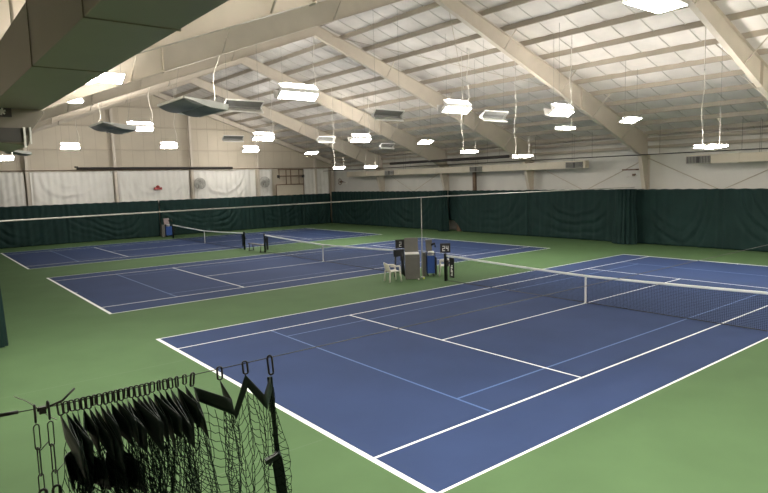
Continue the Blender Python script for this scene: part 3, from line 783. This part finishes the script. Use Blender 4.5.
def stadium(h, w, r, n=7, yz=False):
    pts = []
    for k in range(n+1): a = PI*k/n; pts.append((w*math.cos(a),0,-w+w*math.sin(a)))
    for k in range(n+1): a = PI+PI*k/n; pts.append((w*math.cos(a),0,-h+w+w*math.sin(a)))
    m_ = MB(); m_.tube(pts, r, 6, closed=True); return m_
def chain(x, label, dz, n):
    t = thing('hanging_chain', label, 'chain', (x,YN,ZC))
    p = stadium(.085,.010,.0055); o = p.build('snap_hook', M['blackm'], t); o.location = (0,0,.027); o.rotation_euler = (0,0,PI/2-.2)
    m_ = MB(); z = -.07
    for k in range(n):
        a = k*PI/2+.25; s = stadium(.125+.02*(k%3),.013,.0032)
        R = Matrix.Rotation(a+.2*random.random(),3,'Z')
        b0 = len(m_.v); m_.v.extend(tuple(R@Vector(v)+Vector((0,0,z))) for v in s.v)
        for f,sm in zip(s.f,s.sm): m_.face([b0+i for i in f],0,sm)
        z -= .115+.02*(k%3)
    m_.build('links', M['blackm'], t)
    p = MB(); p.tube([(0,0,dz),(.05,.02,dz+.035)], .0025, 5); p.build('wire_tie', M['blackm'], t)
    for zz in (-.40,):
        p = stadium(.07,.017,.007); o = p.build('shackle', M['blackm'], t); o.location = (.002,0,zz); o.rotation_euler = (0,0,.2)
chain(-4.672, 'dark chain hanging from the foreground cable, the left of two', -.21, 12)
chain(-4.612, 'dark chain hanging from the foreground cable beside the netting edge', -.34, 12)

t = thing('divider_net', 'bunched dark green divider net on snap hooks in the lower left foreground', 'divider net', (-4.0,YN,0))
ox = -4.0
hx = [-4.565+.0262*k for k in range(17)] + [-4.115,-4.082,-4.05,-4.02,-3.985,-3.94,-3.893,-3.735,-3.578,-3.414]
hook = stadium(.108,.0135,.006)
hmesh = None
for i,x in enumerate(hx):
    if hmesh is None: o = hook.build('snap_hook', M['blackm'], t); hmesh = o
    else: o = hmesh.copy(); C.objects.link(o); o.parent = t
    big = i >= len(hx)-3
    o.location = (x-ox, 0, ZC+.0125); o.rotation_euler = (random.uniform(-.12,.12), random.uniform(-.08,.08), random.uniform(-.6,.7) if not big else -.25)
    if i == len(hx)-1: o.scale = (1.05,1.05,1.12)
    elif i >= len(hx)-4: o.scale = (1,1,.72)
    else: o.scale = (.8,.85,random.uniform(.50,.60))
# folded band: peaks at the hooks, troughs between them, alternating sides
rnd = random.Random(11)
top = []; bot = []
zp = [ZC-(.048 if i < len(hx)-4 else .068 if i < len(hx)-1 else .112) for i in range(len(hx))]
for i,x in enumerate(hx):
    hw_ = .085 if i > len(hx)-5 else rnd.uniform(.11,.15)
    top.append(Vector((x-ox,0,zp[i]))); bot.append(Vector((x-ox+.012,.0,zp[i]-hw_)))
    if i < len(hx)-1:
        s = -1
        if i >= len(hx)-4:
            sp = [(-3.715,-.10,.09,.10),(-3.655,.02,.22,.05),(-3.49,-.06,.13,.10)][i-(len(hx)-4)]
            top.append(Vector((sp[0]-ox,sp[1],zp[i]-sp[2]))); bot.append(Vector((sp[0]-ox+.015,sp[1],zp[i]-sp[2]-sp[3])))
        else:
            dep = rnd.uniform(.08,.24); yy = s*rnd.uniform(.10,.24); xm = (x+hx[i+1])/2+rnd.uniform(-.02,.08)
            top.append(Vector((xm-ox,yy,zp[i]-dep*.7))); bot.append(Vector((xm-ox+rnd.uniform(-.01,.02),yy,zp[i]-dep*.7-rnd.uniform(.11,.17))))
p = MB(); NS = 6
n = len(top); rows_t = []; rows_b = []
for i in range(n-1):
    for k in range(NS):
        f = k/NS; e = f
        rows_t.append(top[i].lerp(top[i+1],e)); rows_b.append(bot[i].lerp(bot[i+1],e))
rows_t.append(top[-1]); rows_b.append(bot[-1])
b0 = len(p.v)
for a,b_ in zip(rows_t,rows_b):
    for k in range(4): p.v.append(tuple(a.lerp(b_,k/3)))
for i in range(len(rows_t)-1):
    for k in range(3): p.face([b0+i*4+k,b0+(i+1)*4+k,b0+(i+1)*4+k+1,b0+i*4+k+1],0,True)
p.build('top_band', M['vinyl'], t, thick=.004)
# second fold of the band lower down at the left end
p = MB(); pts = []
for k in range(9):
    x = -4.58+.042*k; s = 1 if k%2 else -1
    pts.append((Vector((x-ox,s*rnd.uniform(.04,.12)-.05,2.83-.012*k-rnd.uniform(0,.03))), Vector((x-ox+.02,s*.08-.05,2.68-.018*k-rnd.uniform(0,.05)))))
b0 = len(p.v)
for a,b_ in pts:
    for k in range(4): p.v.append(tuple(a.lerp(b_,k/3)))
for i in range(len(pts)-1):
    for k in range(3): p.face([b0+i*4+k,b0+(i+1)*4+k,b0+(i+1)*4+k+1,b0+i*4+k+1],0,False)
p.build('lower_band_fold', M['vinyl'], t, thick=.004)
# edge strap falling from the last hook
p = MB()
S = [((-3.418,0,2.935),.016,.2),((-3.412,0,2.80),.016,.25),((-3.40,.0,2.6),.014,.3),((-3.392,0,2.455),.016,.4),((-3.405,-.02,2.43),.03,.7),((-3.395,-.015,2.35),.036,.8),((-3.37,.0,2.16),.036,.8),((-3.36,.0,1.6),.036,.7),((-3.37,.0,.05),.036,.7)]
b0 = len(p.v)
for (c,w_,a) in S:
    dx = Vector((math.cos(a),-math.sin(a),0))*w_; c = Vector(c)-Vector((ox,0,0)); p.v.append(tuple(c-dx)); p.v.append(tuple(c+dx))
for i in range(len(S)-1): p.face([b0+2*i,b0+2*i+1,b0+2*i+3,b0+2*i+2],0,False)
p.build('edge_strap', M['vinyl'], t, thick=.005)
p = MB(); p.tube([(-3.40-ox,-.01,2.46),(-3.45-ox,-.04,2.42),(-3.475-ox,-.05,2.40)], .008, 6); p.obox((-3.44-ox,-.03,2.435),(.04,-.02,.022),(.01,.02,.0),(-.004,0,.012)); p.build('strap_fold', M['vinyl'], t)
# netting below the band
nb = MB(); r = .0021
cols = []
for i in range(n-1):
    steps = 3 if i < n-9 else 4
    for k in range(steps):
        f = k/steps; cols.append(bot[i].lerp(bot[i+1],f))
cols.append(bot[-1])
nx = len(cols); zs = [.05*k for k in range(0,60)]
ph = [rnd.uniform(0,6.28) for _ in cols]
grid = []
for i,c in enumerate(cols):
    u = i/(nx-1); col = []
    k = 0; z = c.z
    while z > .06:
        dd = c.z-z; sp = 1-.25*min(1,dd)
        q = Vector((c.x+rnd.uniform(-.007,.007)+.035*math.sin(4*dd+ph[i])*min(1,dd*3)+dd*(.16*max(0,(u-.80)/.20)*math.exp(-dd*.7)-.02*(1-u)), c.y*sp+.045*math.sin(2.9*dd+ph[i]*1.7)*min(1,dd*3), z+rnd.uniform(-.008,.008)))
        col.append(q); z -= .05
    grid.append(col)
for i,col in enumerate(grid):
    if len(col) > 1: nb.tube(col, r, 3, smooth=False, caps=False)
    if i+1 < nx:
        c2 = grid[i+1]
        for k in range(1,min(len(col),len(c2))):
            a,b_ = col[k],c2[k]; mid = (a+b_)/2-Vector((0,0,.01)); nb.tube([a,mid,b_], r, 3, smooth=False, caps=False)
nb.build('netting', M['net'], t)

GROUPS = dict(hanging_light='lit hanging lights over the courts', hanging_uplight='unlit-bottomed uplights over the courts', court_curtain='dark green backdrop curtains around the hall',
    wall_sheet='white vinyl sheets on the gable wall', wall_fan='wall fans', tennis_net='tennis nets', air_duct='cream ducts on the far wall', gathered_net='bunched divider nets',
    net_banner='black net banners', score_board='scoreboards between the courts', ball_cart='blue ball carts', plastic_chair='white plastic armchairs', tennis_ball='tennis balls by the cabinet',
    hanging_chain='chains on the foreground cable', towel='towels on the ball carts', rolled_screen='rolled-up dark screens')
for o in C.objects:
    g = GROUPS.get(o.name.split('.')[0])
    if g and o.parent is None and o.get('label'): o['group'] = g

# ------------------------------------------------------------------ world, camera, view
w = bpy.data.worlds.new('hall_air'); bpy.context.scene.world = w; w.use_nodes = True
w.node_tree.nodes['Background'].inputs['Color'].default_value = (.02,.02,.02,1)
cam = bpy.data.cameras.new('camera'); co = bpy.data.objects.new('camera', cam); C.objects.link(co)
yaw,pitch,roll,foc = .8984,.1088,-.0276,604.28
f = Vector((math.cos(yaw)*math.cos(pitch), math.sin(yaw)*math.cos(pitch), -math.sin(pitch)))
r0 = Vector((math.sin(yaw),-math.cos(yaw),0)); u0 = r0.cross(f)
rv = r0*math.cos(roll)+u0*math.sin(roll); uv = -r0*math.sin(roll)+u0*math.cos(roll)
co.matrix_world = Matrix(((rv.x,uv.x,-f.x,-5.091),(rv.y,uv.y,-f.y,-16.4596),(rv.z,uv.z,-f.z,4.1099),(0,0,0,1)))
cam.sensor_width = 36; cam.lens = foc/768*36; cam.clip_start = .02; cam.clip_end = 200
sc = bpy.context.scene; sc.camera = co
sc.view_settings.view_transform = 'Standard'; sc.view_settings.look = 'None'; sc.view_settings.gamma = 1; sc.view_settings.use_curve_mapping = False
sc.view_settings.exposure = 1.30
sc.cycles.max_bounces = 8; sc.cycles.diffuse_bounces = 5
